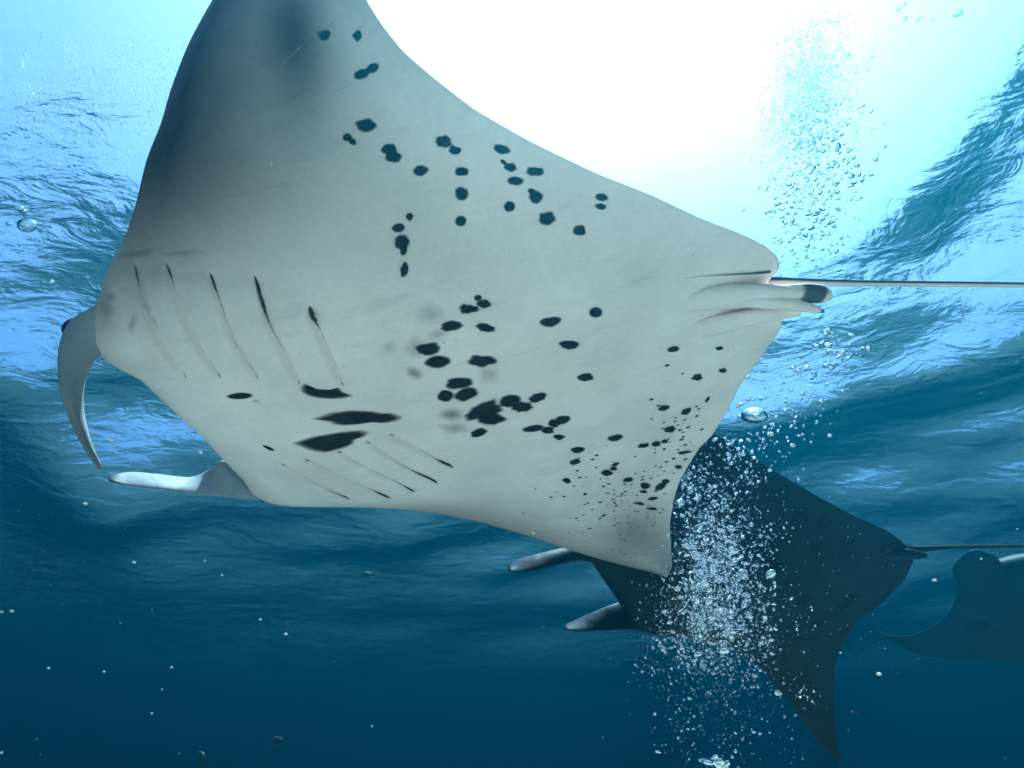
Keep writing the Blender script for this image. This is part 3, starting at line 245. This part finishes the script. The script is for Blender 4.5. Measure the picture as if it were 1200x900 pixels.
class MantaShape:
    """Wing-shaped body: a = distance from mouth towards tail, s = arc length out along the wing (negative: left wing)."""
    def __init__(q, lead, trail, bend, twist=0.0, thick=1.0):
        q.s0, q.s1 = lead[0][0], lead[-1][0]
        ss = np.linspace(q.s0, q.s1, 1601); q.ss = ss
        q.al = q._sm(np.interp(ss, [p[0] for p in lead], [p[1] for p in lead]), 12)
        q.at = q._sm(np.interp(ss, [p[0] for p in trail], [p[1] for p in trail]), 6)
        q.at = np.maximum(q.at, q.al + .012)
        aN, fN, rN, aF, fF, rF = bend[:6]
        roll = bend[6] if len(bend) > 6 else 0.0
        th = np.where(ss < 0, -math.radians(aN)*np.clip((-ss-fN)/rN, 0, 1), math.radians(aF)*np.clip((ss-fF)/rF, 0, 1))
        ds = ss[1]-ss[0]
        lat = np.concatenate([[0], np.cumsum(np.cos((th[1:]+th[:-1])/2))*ds]); z = np.concatenate([[0], np.cumsum(np.sin((th[1:]+th[:-1])/2))*ds])
        q.lat = lat-np.interp(0, ss, lat); q.z = z-np.interp(0, ss, z); q.th = th
        q.twist = twist; q.thick = thick; q.gills = []
    @staticmethod
    def _sm(v, n):
        k = np.hanning(2*n+3)[1:-1]; k /= k.sum()
        return np.convolve(np.pad(v, n, mode='edge'), k, 'valid')
    def mid(q, a, s):
        lat = np.interp(s, q.ss, q.lat); z = np.interp(s, q.ss, q.z)
        z = z + q.twist*smooth01((-s-.2)/.7)*np.minimum(np.abs(s), .9)*(.75-a)
        return lat, z
    def foil(q, u):
        u = np.clip(u, 0, 1)
        return np.where(u < .3, np.sqrt(np.clip(1-(1-u/.3)**2, 0, 1)), np.cos((u-.3)/.7*math.pi/2)**1.1)
    def surf(q, a, s, top=False):
        a = np.asarray(a, float); s = np.asarray(s, float)
        al = np.interp(s, q.ss, q.al); at = np.interp(s, q.ss, q.at)
        u = (a-al)/(at-al)
        lat, z = q.mid(a, s)
        e = np.clip(1-np.abs(s)/np.where(s < 0, -q.s0, q.s1), 0, 1)
        if top: t = .19*np.exp(-(s/.30)**2)+.055*e**.8+.003
        else:   t = -(.100*np.exp(-(s/.44)**2)+.024*e**.8+.002)
        t = t*q.foil(u)*q.thick
        if not top:
            for (p0, p1, g) in q.gills:
                d0 = p1-p0; L = math.hypot(*d0); d0 = d0/L; n0 = np.array([d0[1], -d0[0]])
                if n0[0] < 0: n0 = -n0                       # n0 points tailwards
                w = (a-p0[0])*d0[0]+(s-p0[1])*d0[1]; d = (a-p0[0])*n0[0]+(s-p0[1])*n0[1]
                m = smooth01((w+.01)/.03)*smooth01((L+.01-w)/.03)
                t = t + m*g*(.0040*np.exp(-(d/.009)**2)                      # the cut itself
                             - .0090*np.exp(-np.clip(-d, 0, 9)/.055)*(d < 0)*(1-np.exp(-(d/.006)**2))   # flap in front stands proud
                             + .0030*np.exp(-np.clip(d, 0, 9)/.030)*(d >= 0))
        th = np.interp(s, q.ss, q.th)
        return np.stack([a, lat-np.sin(th)*t, z+np.cos(th)*t], -1)


# ---------------------------------------------------------------- manta builder
def frame(O, A, B, Z):
    """Empty matrix from the local axes: x towards the tail, y to its right side, z out of its back."""
    m = Matrix.Identity(4)
    for i, v in enumerate((A, B, Z)):
        for j in range(3): m[j][i] = v[j]
    P = Vector(O)*H+CAM
    m.translation = P
    return m
def loft_blade(name, e1, e2, th, mat, parent, tone=None, n=26, k=14):
    """Fin blade between two edge curves, lens-shaped in section."""
    def res(e):
        e = np.array(e); d = np.concatenate([[0], np.cumsum(np.linalg.norm(np.diff(e, axis=0), axis=1))]); d /= d[-1]
        t = np.linspace(0, 1, n); v = np.stack([np.interp(t, d, e[:, i]) for i in range(3)], -1)
        for _ in range(2): v[1:-1] = (v[:-2]+2*v[1:-1]+v[2:])/4
        return v
    a, b = res(e1), res(e2); vs_, tn = [], []
    tang = np.gradient((a+b)/2, axis=0)
    for i in range(n):
        w = b[i]-a[i]; nr = np.cross(w, tang[i]); nr /= np.linalg.norm(nr)+1e-9
        c = (a[i]+b[i])/2; L = np.linalg.norm(w); t = i/(n-1)
        hh = min(th*(.35+.65*t), L*.45)
        for j in range(k):
            an = 2*math.pi*j/k
            vs_.append(c+w*.5*math.cos(an)+nr*hh*math.sin(an)*(1-.35*abs(math.cos(an))))
            tn.append(tone(t, math.cos(an), math.sin(an)) if tone else 0)
    f = [(i*k+j, i*k+(j+1) % k, (i+1)*k+(j+1) % k, (i+1)*k+j) for i in range(n-1) for j in range(k)]
    f.append(tuple(range(k))[::-1]); f.append(tuple(range((n-1)*k, n*k)))
    o = mesh_obj(name, np.array(vs_)*H, f, mat, parent); attr(o.data, 'tone', tn); return o
def loft_tube(name, pts, mat, parent, flat=1.0, tone=None, n=40, k=14):
    p = np.array(pts); d = np.concatenate([[0], np.cumsum(np.linalg.norm(np.diff(p[:, :3], axis=0), axis=1))]); d /= d[-1]
    t = np.linspace(0, 1, n); c = np.stack([np.interp(t, d, p[:, i]) for i in range(4)], -1)
    for _ in range(3): c[1:-1] = (c[:-2]+2*c[1:-1]+c[2:])/4
    tang = np.gradient(c[:, :3], axis=0); tang /= np.linalg.norm(tang, axis=1)[:, None]
    vs_, tn = [], []
    for i in range(n):
        up = np.array([0, 0, 1.]); sd_ = np.cross(up, tang[i]); sd_ /= np.linalg.norm(sd_); up = np.cross(tang[i], sd_)
        for j in range(k):
            an = 2*math.pi*j/k
            vs_.append(c[i, :3]+c[i, 3]*(sd_*math.cos(an)+up*math.sin(an)*flat)); tn.append(tone(t[i], math.sin(an), c[i]) if tone else 0)
    f = [(i*k+j, i*k+(j+1) % k, (i+1)*k+(j+1) % k, (i+1)*k+j) for i in range(n-1) for j in range(k)]
    f.append(tuple(range(k))[::-1]); f.append(tuple(range((n-1)*k, n*k)))
    o = mesh_obj(name, np.array(vs_)*H, f, mat, parent); attr(o.data, 'tone', tn); return o
def body(shape, root, mats, ns, nu, tone_belly, tone_top, dense=.6):
    """The closed body mesh: belly sheet and back sheet meeting along the rim."""
    if dense:
        w = np.interp(shape.ss, [shape.s0, -dense-.1, -dense, dense, dense+.1, shape.s1], [1, 1, 2.4, 2.4, 1, 1])
    else: w = np.ones_like(shape.ss)
    cw = np.concatenate([[0], np.cumsum((w[1:]+w[:-1])/2)]); cw /= cw[-1]
    s = np.interp(np.linspace(0, 1, ns), cw, shape.ss)
    u = np.linspace(0, 1, nu); u = .55*u+.45*(1-np.cos(math.pi*u))/2
    S, U = np.meshgrid(s, u, indexing='ij')
    AL = np.interp(S, shape.ss, shape.al); AT = np.interp(S, shape.ss, shape.at); A_ = AL+U*(AT-AL)
    lo = shape.surf(A_, S); hi = shape.surf(A_, S, True)
    ring = np.concatenate([lo, hi[:, -2:0:-1]], 1); R_ = ring.shape[1]
    tn = np.concatenate([tone_belly(A_, S, U), tone_top(A_, S, U)[:, -2:0:-1]], 1)
    ii = np.arange(ns*R_).reshape(ns, R_)
    nx = np.roll(ii, -1, axis=1)
    f = np.stack([ii[:-1], nx[:-1], nx[1:], ii[1:]], -1).reshape(-1, 4)
    mi = np.tile(np.where(np.arange(R_) < nu-1, 0, 1), (ns-1, 1)).reshape(-1)
    faces = [tuple(q) for q in f]
    caps = [tuple(ii[0][::-1]), tuple(ii[-1])]
    o = mesh_obj('body', ring.reshape(-1, 3)*H, faces+caps, mats, root, True, list(mi)+[1, 1])
    attr(o.data, 'tone', tn); return o
def belly_pts(shape, a, s, lift):
    h = 2e-3
    p = shape.surf(a, s); pa = shape.surf(a+h, s)-shape.surf(a-h, s); ps = shape.surf(a, s+h)-shape.surf(a, s-h)
    n = np.cross(ps, pa); n /= np.linalg.norm(n, axis=-1)[..., None]
    return (p+n*lift)*H
RS = np.array([0, .45, .75, .9, 1.0])
def pigment_patch(name, shape, outline, root, mat, strength=None, lift=.0007):
    """outline: closed list of (a, s); a thin patch of pigment following the belly."""
    ol = np.array(outline); c = ol.mean(0); k = len(ol)
    pts = np.concatenate([[c]]+[c+r*(ol-c) for r in RS[1:]])
    v = belly_pts(shape, pts[:, 0], pts[:, 1], lift)
    f = [(0, 1+j, 1+(j+1) % k) for j in range(k)]
    for i in range(len(RS)-2):
        b0, b1 = 1+i*k, 1+(i+1)*k
        f += [(b0+j, b1+j, b1+(j+1) % k, b0+(j+1) % k) for j in range(k)]
    o = mesh_obj(name, v, f, mat, root)
    attr(o.data, 'edge', np.concatenate([[1.0]]+[[1-r]*k for r in RS[1:]]) if strength is not None else np.concatenate([[1.0]]+[[min(1, (1-r)*2.2)]*k for r in RS[1:]]))
    if strength is not None: attr(o.data, 'strength', [strength]*len(v))
    return o
def blob(c, e1, e2, r, k=26, rough=.10):
    t = np.linspace(0, 2*math.pi, k, endpoint=False); rad = 1+sum(rough/(m**.6)*r.normal()*np.sin(m*t+r.uniform(0, 6.28)) for m in (2, 3, 4, 5, 7, 9))
    return np.array(c)+1.06*rad[:, None]*(np.cos(t)[:, None]*np.array(e1)+np.sin(t)[:, None]*np.array(e2))
def gill_strip(shape, p0, p1, root, dark_from, dark_to, ln=.12, wd=1.0, sg=1.0):
    """Dark cut of a gill slit, broad at one end and hair-thin along the rest."""
    p0, p1 = np.array(p0), np.array(p1); d = p1-p0; L = np.hypot(*d); nrm = np.array([d[1], -d[0]])/L
    t = np.linspace(0, 1, 70)
    w = .0010+.0032*wd*np.exp(-(np.clip(t-dark_from, -1, 1)/ln)**2)+.0026*np.exp(-((t-dark_to)/.02)**2); w = w*np.clip(np.minimum(t, 1-t)*25+.12, 0, 1)
    c = p0+t[:, None]*d+nrm*(.004*np.sin(t*math.pi*1.3+p0[0]*20)*np.sin(t*math.pi))[:, None]; rows = [c-nrm*w[:, None]*k for k in (-1, -.35, .35, 1)]
    v = np.concatenate([belly_pts(shape, q[:, 0], q[:, 1], .0022) for q in rows]); n = len(t)
    o = mesh_obj('gill_slit', v, [(k*n+i, k*n+i+1, (k+1)*n+i+1, (k+1)*n+i) for k in range(3) for i in range(n-1)], M_CUT, root)
    st = sg*.95*np.exp(-((t-dark_from)/(ln*1.5))**2)+.85*np.exp(-((t-dark_to)/.02)**2)+.16+.10*np.sin(t*23+p0[1]*50)
    attr(o.data, 'edge', np.concatenate([0*t, 1+0*t, 1+0*t, 0*t])); attr(o.data, 'strength', np.tile(np.clip(st, 0, 1), 4)); return o
def sphere_obj(name, c, r, mat, parent, squash=(1, 1, 1)):
    bm = bmesh.new(); bmesh.ops.create_icosphere(bm, subdivisions=3, radius=1)
    me = bpy.data.meshes.new(name)
    for v in bm.verts: v.co = Vector((v.co.x*squash[0]*r, v.co.y*squash[1]*r, v.co.z*squash[2]*r))+Vector(c)
    bm.to_mesh(me); bm.free(); me.materials.append(mat); me.polygons.foreach_set('use_smooth', [True]*len(me.polygons))
    return link(bpy.data.objects.new(name, me), parent)
def empty(name, mat):
    o = bpy.data.objects.new(name, None); o.empty_display_size = .2; sc.collection.objects.link(o); o.matrix_world = mat; return o

# ---------------------------------------------------------------- first manta: pale spotted belly
up = (0, 0, 1)
A1 = Vector(M1_A); B1 = Vector((-A1.y, A1.x, 0)); Z1 = Vector(up)
m1 = empty('manta_ray', frame(M1_O, A1, B1, Z1))
tag(m1, 'large manta ray with pale grey belly covered in black spots', 'manta ray', 'manta rays swimming under the surface')
sh1 = MantaShape(LEAD, TRAIL, BEND, TWIST)
sh1.gills = [(np.array(a), np.array(b), 1.0) for a, b in GILLS]
def g2d(a, s, a0, s0, ra, rs): return np.exp(-((a-a0)/ra)**2-((s-s0)/rs)**2)
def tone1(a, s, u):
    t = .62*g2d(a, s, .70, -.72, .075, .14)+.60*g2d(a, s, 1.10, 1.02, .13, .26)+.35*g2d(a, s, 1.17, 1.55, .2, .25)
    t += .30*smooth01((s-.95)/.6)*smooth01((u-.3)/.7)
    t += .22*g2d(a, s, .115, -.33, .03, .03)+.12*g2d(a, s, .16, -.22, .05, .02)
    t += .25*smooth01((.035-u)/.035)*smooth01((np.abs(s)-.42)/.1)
    t += 1.0*np.clip(1.18-u/.72, 0, 1)**.95*smooth01((-s-.22)/.35)          # light falloff painted in as shade towards the left leading edge
    t += .62*np.clip(1.05-u/.55, 0, 1)*smooth01((s-.36)/.25)  # same painted shade along the right wing's leading edge
    t += .38*smooth01((.17-a)/.17)*smooth01((.6-np.abs(s))/.15)  # and painted shade round the front of the head
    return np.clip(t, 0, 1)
def tone_top1(a, s, u): return np.clip(.5+0*a, 0, 1)
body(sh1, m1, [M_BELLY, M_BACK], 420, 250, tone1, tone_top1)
for i, (a, b) in enumerate(GILLS):
    if i < 5: gill_strip(sh1, a, b, m1, (.06, .05, .07, .10, .09)[i], .985, (.07, .07, .10, .20, .11)[i], (.6, .8, 1.0, 1.0, 2.0)[i], (.55, .8, 1, 1, 1)[i])
    else: gill_strip(sh1, b, a, m1, .08, .97, (.12, .16, .2, .22, .16)[i-5], (.7, 1, 1.1, 1.1, 1)[i-5], (.6, .9, 1, 1, .9)[i-5])
r_ = np.random.default_rng(21)
for q in SPOTS: pigment_patch('belly_spot', sh1, blob(q[:2], q[2:4], q[4:6], r_), m1, M_SPOT)
for P in PATCHES:
    ol = np.array(P); k_ = len(ol); t_ = np.linspace(0, k_, 4*k_, endpoint=False)
    ol = np.stack([np.interp(t_, np.arange(k_+1), np.append(ol[:, i], ol[0, i])) for i in (0, 1)], -1)
    pigment_patch('belly_patch', sh1, ol, m1, M_SPOT)
for q in FAINT: pigment_patch('faint_blotch_crease_shade', sh1, blob(q[:2], np.array(q[2:4])*1.2, np.array(q[4:6])*1.2, r_, 24, .08), m1, M_FAINT, q[6], .0005)  # grey blotches, plus crease shade painted in near the head
vv, ff, ee = [], [], []
for (a, s, r) in SPECKLES:
    ol = blob((a, s), (r, 0), (r*.15, r*.8), r_, 8, .1); b0 = len(vv)
    vv += list(belly_pts(sh1, np.append(ol[:, 0], a), np.append(ol[:, 1], s), .0006)); ff += [(b0+8, b0+j, b0+(j+1) % 8) for j in range(8)]; ee += [.15]*8+[1]
o = mesh_obj('speckles', vv, ff, M_SPOT, m1); attr(o.data, 'edge', ee); o['kind'] = 'stuff'
for P in SCARS:
    p = np.array(P); k_ = len(p); t_ = np.linspace(0, k_-1, 40); c = np.stack([np.interp(t_, np.arange(k_), p[:, i]) for i in (0, 1)], -1)
    d = np.gradient(c, axis=0); nn = np.stack([d[:, 1], -d[:, 0]], -1); nn /= np.linalg.norm(nn, axis=1)[:, None]
    w = .0016*np.sin(np.linspace(0, math.pi, 40))**.5
    ols = [c-nn*w[:, None], c, c+nn*w[:, None]]
    v = np.concatenate([belly_pts(sh1, q[:, 0], q[:, 1], .0009) for q in ols])
    o = mesh_obj('scar', v, [(r*40+i, r*40+i+1, (r+1)*40+i+1, (r+1)*40+i) for r in (0, 1) for i in range(39)], M_SCAR, m1)
    attr(o.data, 'edge', [0]*40+[1]*40+[0]*40); attr(o.data, 'strength', [.55]*120)
loft_blade('cephalic_fin', CEPH_L[0][::-1], CEPH_L[1][::-1], .040, M_FIN, m1, lambda t, c, s: .62-.5*t-.5*max(0, c)**6*(1-t))['label'] = 'cephalic fin hanging down from the corner of the mouth'
loft_blade('cephalic_fin', CEPH_R[0], CEPH_R[1], .026, M_FIN, m1, lambda t, c, s: .75*(t < .06)+.1)['label'] = 'cephalic fin reaching forward, its upper face pale'
sphere_obj('eye', Vector(EYE_L)*H, .030, M_EYE, m1, (1, .7, 1)); sphere_obj('eye', Vector((.07, .43, .06))*H, .030, M_EYE, m1, (1, .7, 1))
def tip_dark(t0): return lambda t, up_, c: .9*smooth01((t-t0)/.04)
p = np.array(FOLD_SHADE); t_ = np.linspace(0, len(p)-1, 40); c = np.stack([np.interp(t_, np.arange(len(p)), p[:, i]) for i in (0, 1)], -1)
d = np.gradient(c, axis=0); nn = np.stack([d[:, 1], -d[:, 0]], -1); nn /= np.linalg.norm(nn, axis=1)[:, None]; w = .0045*np.linspace(.15, 1, 40)
v = np.concatenate([belly_pts(sh1, q[:, 0], q[:, 1], .0018) for q in (c-nn*w[:, None], c-nn*w[:, None]*.3, c+nn*w[:, None]*.3, c+nn*w[:, None])])
o = mesh_obj('fold_shade', v, [(r*40+i, r*40+i+1, (r+1)*40+i+1, (r+1)*40+i) for r in range(3) for i in range(39)], M_CUT, m1)  # dark strip painted for the shadow gap between wing lobe and pelvic fin
attr(o.data, 'edge', [0]*40+[1]*80+[0]*40); attr(o.data, 'strength', list(np.linspace(.3, 1, 40))*4)
loft_tube('pelvic_fin', PELVIC_L, M_BELLY, m1, .55)
loft_tube('pelvic_fin', PELVIC_R, M_BELLY, m1, .45)
loft_tube('clasper', CLASPER_L, M_BELLY, m1, .8, lambda t, up_, c: .95*smooth01((t-.45)/.1)*smooth01((.86-t)/.05)*smooth01((.3-up_)/.3))
loft_tube('clasper', CLASPER_R, M_BELLY, m1, .8, tip_dark(.93))
loft_tube('tail', TAIL, [M_BELLY], m1, 1.0, lambda t, up_, c: .98*smooth01((up_+.75)/.3), n=70)

# ---------------------------------------------------------------- second manta: shade painted into its belly colour, behind the bubbles
O2, A2, B2, Z2 = M2_FRAME
m2 = empty('manta_ray', frame(O2, A2, B2, Z2))
tag(m2, 'dark shaded manta ray behind the bubble column, one wing tip pointing down', 'manta ray', 'manta rays swimming under the surface')
sh2 = MantaShape(LEAD2, TRAIL2, (12, .3, .9, -4, .3, 1.2), 0)
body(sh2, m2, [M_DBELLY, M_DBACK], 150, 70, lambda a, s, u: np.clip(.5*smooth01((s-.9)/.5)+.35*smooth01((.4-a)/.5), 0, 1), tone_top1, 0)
for (a, s, r) in M2_SPOTS: pigment_patch('belly_spot', sh2, blob((a, s), (r, 0), (0, r), r_, 20, .12), m2, M_SPOT)
loft_blade('cephalic_fin', M2_CEPH_L[0], M2_CEPH_L[1], .030, M_FIN2, m2, lambda t, c, s: .35+.6*smooth01((c+.55)/.4))
loft_blade('cephalic_fin', M2_CEPH_R[0], M2_CEPH_R[1], .030, M_FIN2, m2, lambda t, c, s: .25+.7*smooth01((c+.45)/.4))
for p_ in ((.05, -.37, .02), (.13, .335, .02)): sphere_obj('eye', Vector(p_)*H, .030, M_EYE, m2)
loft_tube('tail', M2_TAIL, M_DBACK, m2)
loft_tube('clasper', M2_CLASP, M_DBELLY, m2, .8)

# ---------------------------------------------------------------- third manta: swimming in from the side
m3 = empty('manta_ray', frame(M3_FRAME[0], *M3_FRAME[1:]))
tag(m3, 'shaded manta ray following behind the darker shaded one, with a rolled cephalic fin', 'manta ray', 'manta rays swimming under the surface')
half_l = [q for q in LEAD if q[0] >= .06]; half_t = [q for q in TRAIL if q[0] >= .03]
lead3 = [(-s, a) for s, a in half_l[::-1]]+half_l; trail3 = [(-s, a) for s, a in half_t[::-1]]+half_t
sh3 = MantaShape(lead3, trail3, (25, .68, .6, 25, .68, .6), 0)
extra = np.radians(30.6)*np.clip((np.abs(sh3.ss)-1.0)/.6, 0, 1)*np.sign(sh3.ss)
th3 = sh3.th+extra; ds3 = sh3.ss[1]-sh3.ss[0]
l3 = np.concatenate([[0], np.cumsum(np.cos((th3[1:]+th3[:-1])/2))*ds3]); z3 = np.concatenate([[0], np.cumsum(np.sin((th3[1:]+th3[:-1])/2))*ds3])
sh3.lat = l3-np.interp(0, sh3.ss, l3); sh3.z = z3-np.interp(0, sh3.ss, z3); sh3.th = th3
body(sh3, m3, [M_SHADED, M_DBACK], 130, 60, lambda a, s, u: np.clip(.45*smooth01((np.abs(s)-1.0)/.5)+.1, 0, 1), tone_top1, 0)
pigment_patch('belly_spot', sh3, blob(M3_SPOT, (.05, .03), (-.03, .09), r_, 20, .12), m3, M_SPOT)
for sg in (1, -1):
    e1 = [(a, s*sg, z) for a, s, z in ((.24, .46, .02), (.05, .48, -.01), (-.06, .45, -.03), (-.16, .38, -.05), (-.23, .30, -.06), (-.255, .24, -.065))]
    e2 = [(a, s*sg, z) for a, s, z in ((.26, .16, .02), (.08, .10, -.01), (-.03, .09, -.03), (-.13, .11, -.05), (-.22, .17, -.06), (-.255, .22, -.065))]
    loft_blade('cephalic_fin', e1[::-1], e2[::-1], .045, M_FIN2, m3, lambda t, c, s: .8)
    sphere_obj('eye', Vector((.09, .45*sg, .03))*H, .028, M_EYE, m3)
loft_tube('tail', [(1.25, 0, .05, .06), (1.45, 0, .05, .025), (1.8, 0, .06, .012), (3.0, .1, .1, .004)], M_DBACK, m3)

# ---------------------------------------------------------------- bubbles
def ico(sub, seed, squash):
    bm = bmesh.new(); bmesh.ops.create_icosphere(bm, subdivisions=sub, radius=1)
    v = np.array([q.co[:] for q in bm.verts]); f = [[w.index for w in q.verts] for q in bm.faces]; bm.free()
    r = np.random.default_rng(seed)
    for _ in range(3):
        d = r.normal(size=3); d /= np.linalg.norm(d); v = v*(1+.05*r.normal()*np.sin(2.2*(v@d)+r.uniform(0, 6)))[:, None]
    v[:, 2] *= squash; v[:, 2] = np.where(v[:, 2] < 0, v[:, 2]*.75, v[:, 2])
    return v, np.array(f)
BUBS = [ico(3, i, sq) for i, sq in enumerate((.55, .7, .8, .62))]
SMALL = [ico(1, 10+i, sq) for i, sq in enumerate((.8, .7, .9))]
bub_mesh = []
for v, f in BUBS:
    me = bpy.data.meshes.new('bubble'); me.from_pydata([tuple(q) for q in v], [], [tuple(map(int, q)) for q in f]); me.materials.append(M_BUB)
    me.polygons.foreach_set('use_smooth', [True]*len(me.polygons)); bub_mesh.append(me)
LAB = {'column': ('air bubble in the dense column rising before the dark shaded manta ray', 'bubbles rising before the charcoal manta ray', 'dense cloud of tiny air bubbles before the dark shaded manta ray'),
       'tail': ('air bubble in the loose trail under the spotted manta ray\'s tail', 'bubbles under the spotted manta ray\'s tail', 'tiny air bubbles trailing under the spotted manta ray\'s tail'),
       'high': ('air bubble in the plume close under the bright surface above the tail', 'bubbles in the plume above the tail', 'plume of tiny dark air bubbles above the spotted manta ray\'s tail'),
       'wing': ('air bubble in the cloud beside the raised wing', 'bubbles beside the raised wing', 'scattered tiny air bubbles beside the spotted manta ray\'s raised wing'),
       'loose': ('single air bubble floating apart from the bubble clouds', 'bubbles floating apart', 'few tiny air bubbles apart')}
r_ = np.random.default_rng(77)
allb = []
for nm, cl in CLOUDS.items():
    for (x, y, z, sx, sy, sz, n, r0, r1) in cl:
        knots = np.clip(r_.normal(size=(max(1, int(n/22)), 3)), -1.9, 1.9)     # bubbles travel in clumps
        for _ in range(int(n)):
            g = np.clip(r_.normal(size=3), -2.2, 2.2)
            if nm == 'column' and n > 100 and r_.uniform() < .72: g = knots[r_.integers(len(knots))]*.85+r_.normal(size=3)*np.array([.22, .3, .16])
            rad = r0+(r1-r0)*r_.uniform()**2.6 if n > 2 else r1
            allb.append((rad, nm, (x+g[0]*sx, y+g[1]*sy, z+g[2]*sz)))
order = sorted(range(len(allb)), key=lambda i: -allb[i][0]/np.linalg.norm(allb[i][2])-(10 if allb[i][1] == 'loose' else 0))
single = set(order[:300])
rest = {}
for i, (rad, nm, c) in enumerate(allb):
    P = Vector(c)*H+CAM
    if i in single:
        o = bpy.data.objects.new('bubble', bub_mesh[i % 4]); sc.collection.objects.link(o)
        o.location = P; s_ = rad*H; o.scale = (s_*r_.uniform(.9, 1.35), s_*r_.uniform(.8, 1.1), s_*r_.uniform(.8, 1.1))
        o.rotation_euler = (r_.normal()*.3, r_.normal()*.3, r_.normal()*.5)
        if nm == 'tail' and rad > .025: tag(o, 'largest air bubble, a flattened dome under the spotted manta ray\'s tail end', 'bubble')
        elif nm == 'loose' and rad > .03: tag(o, 'large lone air bubble in rippled light beside the raised wing', 'bubble')
        else: tag(o, LAB[nm][0], 'bubble', LAB[nm][1])
    else: rest.setdefault(nm, []).append((P, rad*H))
for nm, l_ in rest.items():
    V, F, b0 = [], [], 0
    for P, rad in l_:
        v, f = SMALL[r_.integers(3)]; a = r_.uniform(0, 6.28); c, s = math.cos(a), math.sin(a)
        sc_ = rad*r_.uniform(.8, 1.2, 3); w = v*sc_; w = np.stack([w[:, 0]*c-w[:, 1]*s, w[:, 0]*s+w[:, 1]*c, w[:, 2]+w[:, 0]*r_.normal()*.3], -1)
        V.append(w+np.array(P)); F.append(f+b0); b0 += len(v)
    o = mesh_obj('bubble_cloud', np.concatenate(V), np.concatenate(F), M_BUB); tag(o, LAB[nm][2], 'bubbles', kind='stuff')

# ---------------------------------------------------------------- drifting specks and small fish
V, F, b0 = [], [], 0
for x, y, z, r in SNOW:
    v, f = SMALL[r_.integers(3)]; V.append(v*r*H*r_.uniform(.7, 1.2, 3)+np.array(Vector((x, y, z))*H+CAM)); F.append(f+b0); b0 += len(v)
tag(mesh_obj('marine_snow', np.concatenate(V), np.concatenate(F), M_SNOW), 'pale specks of plankton drifting in the blue water', 'plankton', kind='stuff')
FL = ['small dark fish below the pale manta ray\'s belly edge', 'small dark fish low in the deep blue water, swimming level', 'small dark fish diving steeply in the deep water', 'slim dark fish beside the charcoal manta ray\'s wing tip', 'tiny dark fish between the two dark manta rays', 'tiny dark fish under the farther shaded manta ray']
for (x, y, z, L, ang), lab in zip(FISH, FL):
    root = empty('fish', Matrix.Translation(Vector((x, y, z))*H+CAM) @ Matrix.Rotation(math.radians(-ang), 4, 'Y') @ Matrix.Rotation(math.radians(r_.uniform(-25, 25)), 4, 'Z'))
    tag(root, lab, 'fish', 'small fish in the distance')
    L *= H; n, k = 14, 10; vs_ = []
    for i in range(n):
        t = i/(n-1); h = .21*math.sin(math.pi*min(1, t*.93+.04)**.75)+.02; w = h*.42
        for j in range(k):
            an = 2*math.pi*j/k; vs_.append(((t-.5)*L*.8, w*L*math.cos(an), h*L*math.sin(an)))
    f = [(i*k+j, i*k+(j+1) % k, (i+1)*k+(j+1) % k, (i+1)*k+j) for i in range(n-1) for j in range(k)]+[tuple(range(k))[::-1], tuple(range((n-1)*k, n*k))]
    mesh_obj('body', vs_, f, M_FISH, root)
    def fin(name, pts, th=.012):
        v = [(a*L, th*L, b*L) for a, b in pts]+[(a*L, -th*L, b*L) for a, b in pts]; m = len(pts)
        mesh_obj(name, v, [tuple(range(m)), tuple(range(2*m-1, m-1, -1))]+[(i, (i+1) % m, m+(i+1) % m, m+i) for i in range(m)], M_FISH, root, False)
    fin('tail_fin', [(.36, .03), (.56, .17), (.51, 0), (.56, -.17), (.36, -.03)])
    fin('dorsal_fin', [(-.12, .18), (.05, .27), (.24, .16), (.22, .09)])

# ---------------------------------------------------------------- the body of water
def haze():
    m = bpy.data.materials.new('sea_water'); m.use_nodes = True; n = m.node_tree.nodes; n.remove(n['Principled BSDF'])
    pv = n.new('ShaderNodeVolumePrincipled')
    pv.inputs['Color'].default_value = (0.0007, 0.0327, 0.0520, 1)
    pv.inputs['Absorption Color'].default_value = (0.0577, 0.2229, 0.3165, 1)
    pv.inputs['Density'].default_value = .30
    pv.inputs['Anisotropy'].default_value = .74
    m.node_tree.links.new(pv.outputs[0], n['Material Output'].inputs['Volume'])
    x, z0, z1 = 146, FLOOR-1.5, 1.6
    v = [(-x, -x, z0), (x, -x, z0), (x, x, z0), (-x, x, z0), (-x, -x, z1), (x, -x, z1), (x, x, z1), (-x, x, z1)]
    f = [(3, 2, 1, 0), (4, 5, 6, 7), (0, 1, 5, 4), (1, 2, 6, 5), (2, 3, 7, 6), (3, 0, 4, 7)]
    tag(mesh_obj('haze', v, f, m, smooth=False), 'clear blue sea water filling the scene', 'water', kind='stuff')
haze()
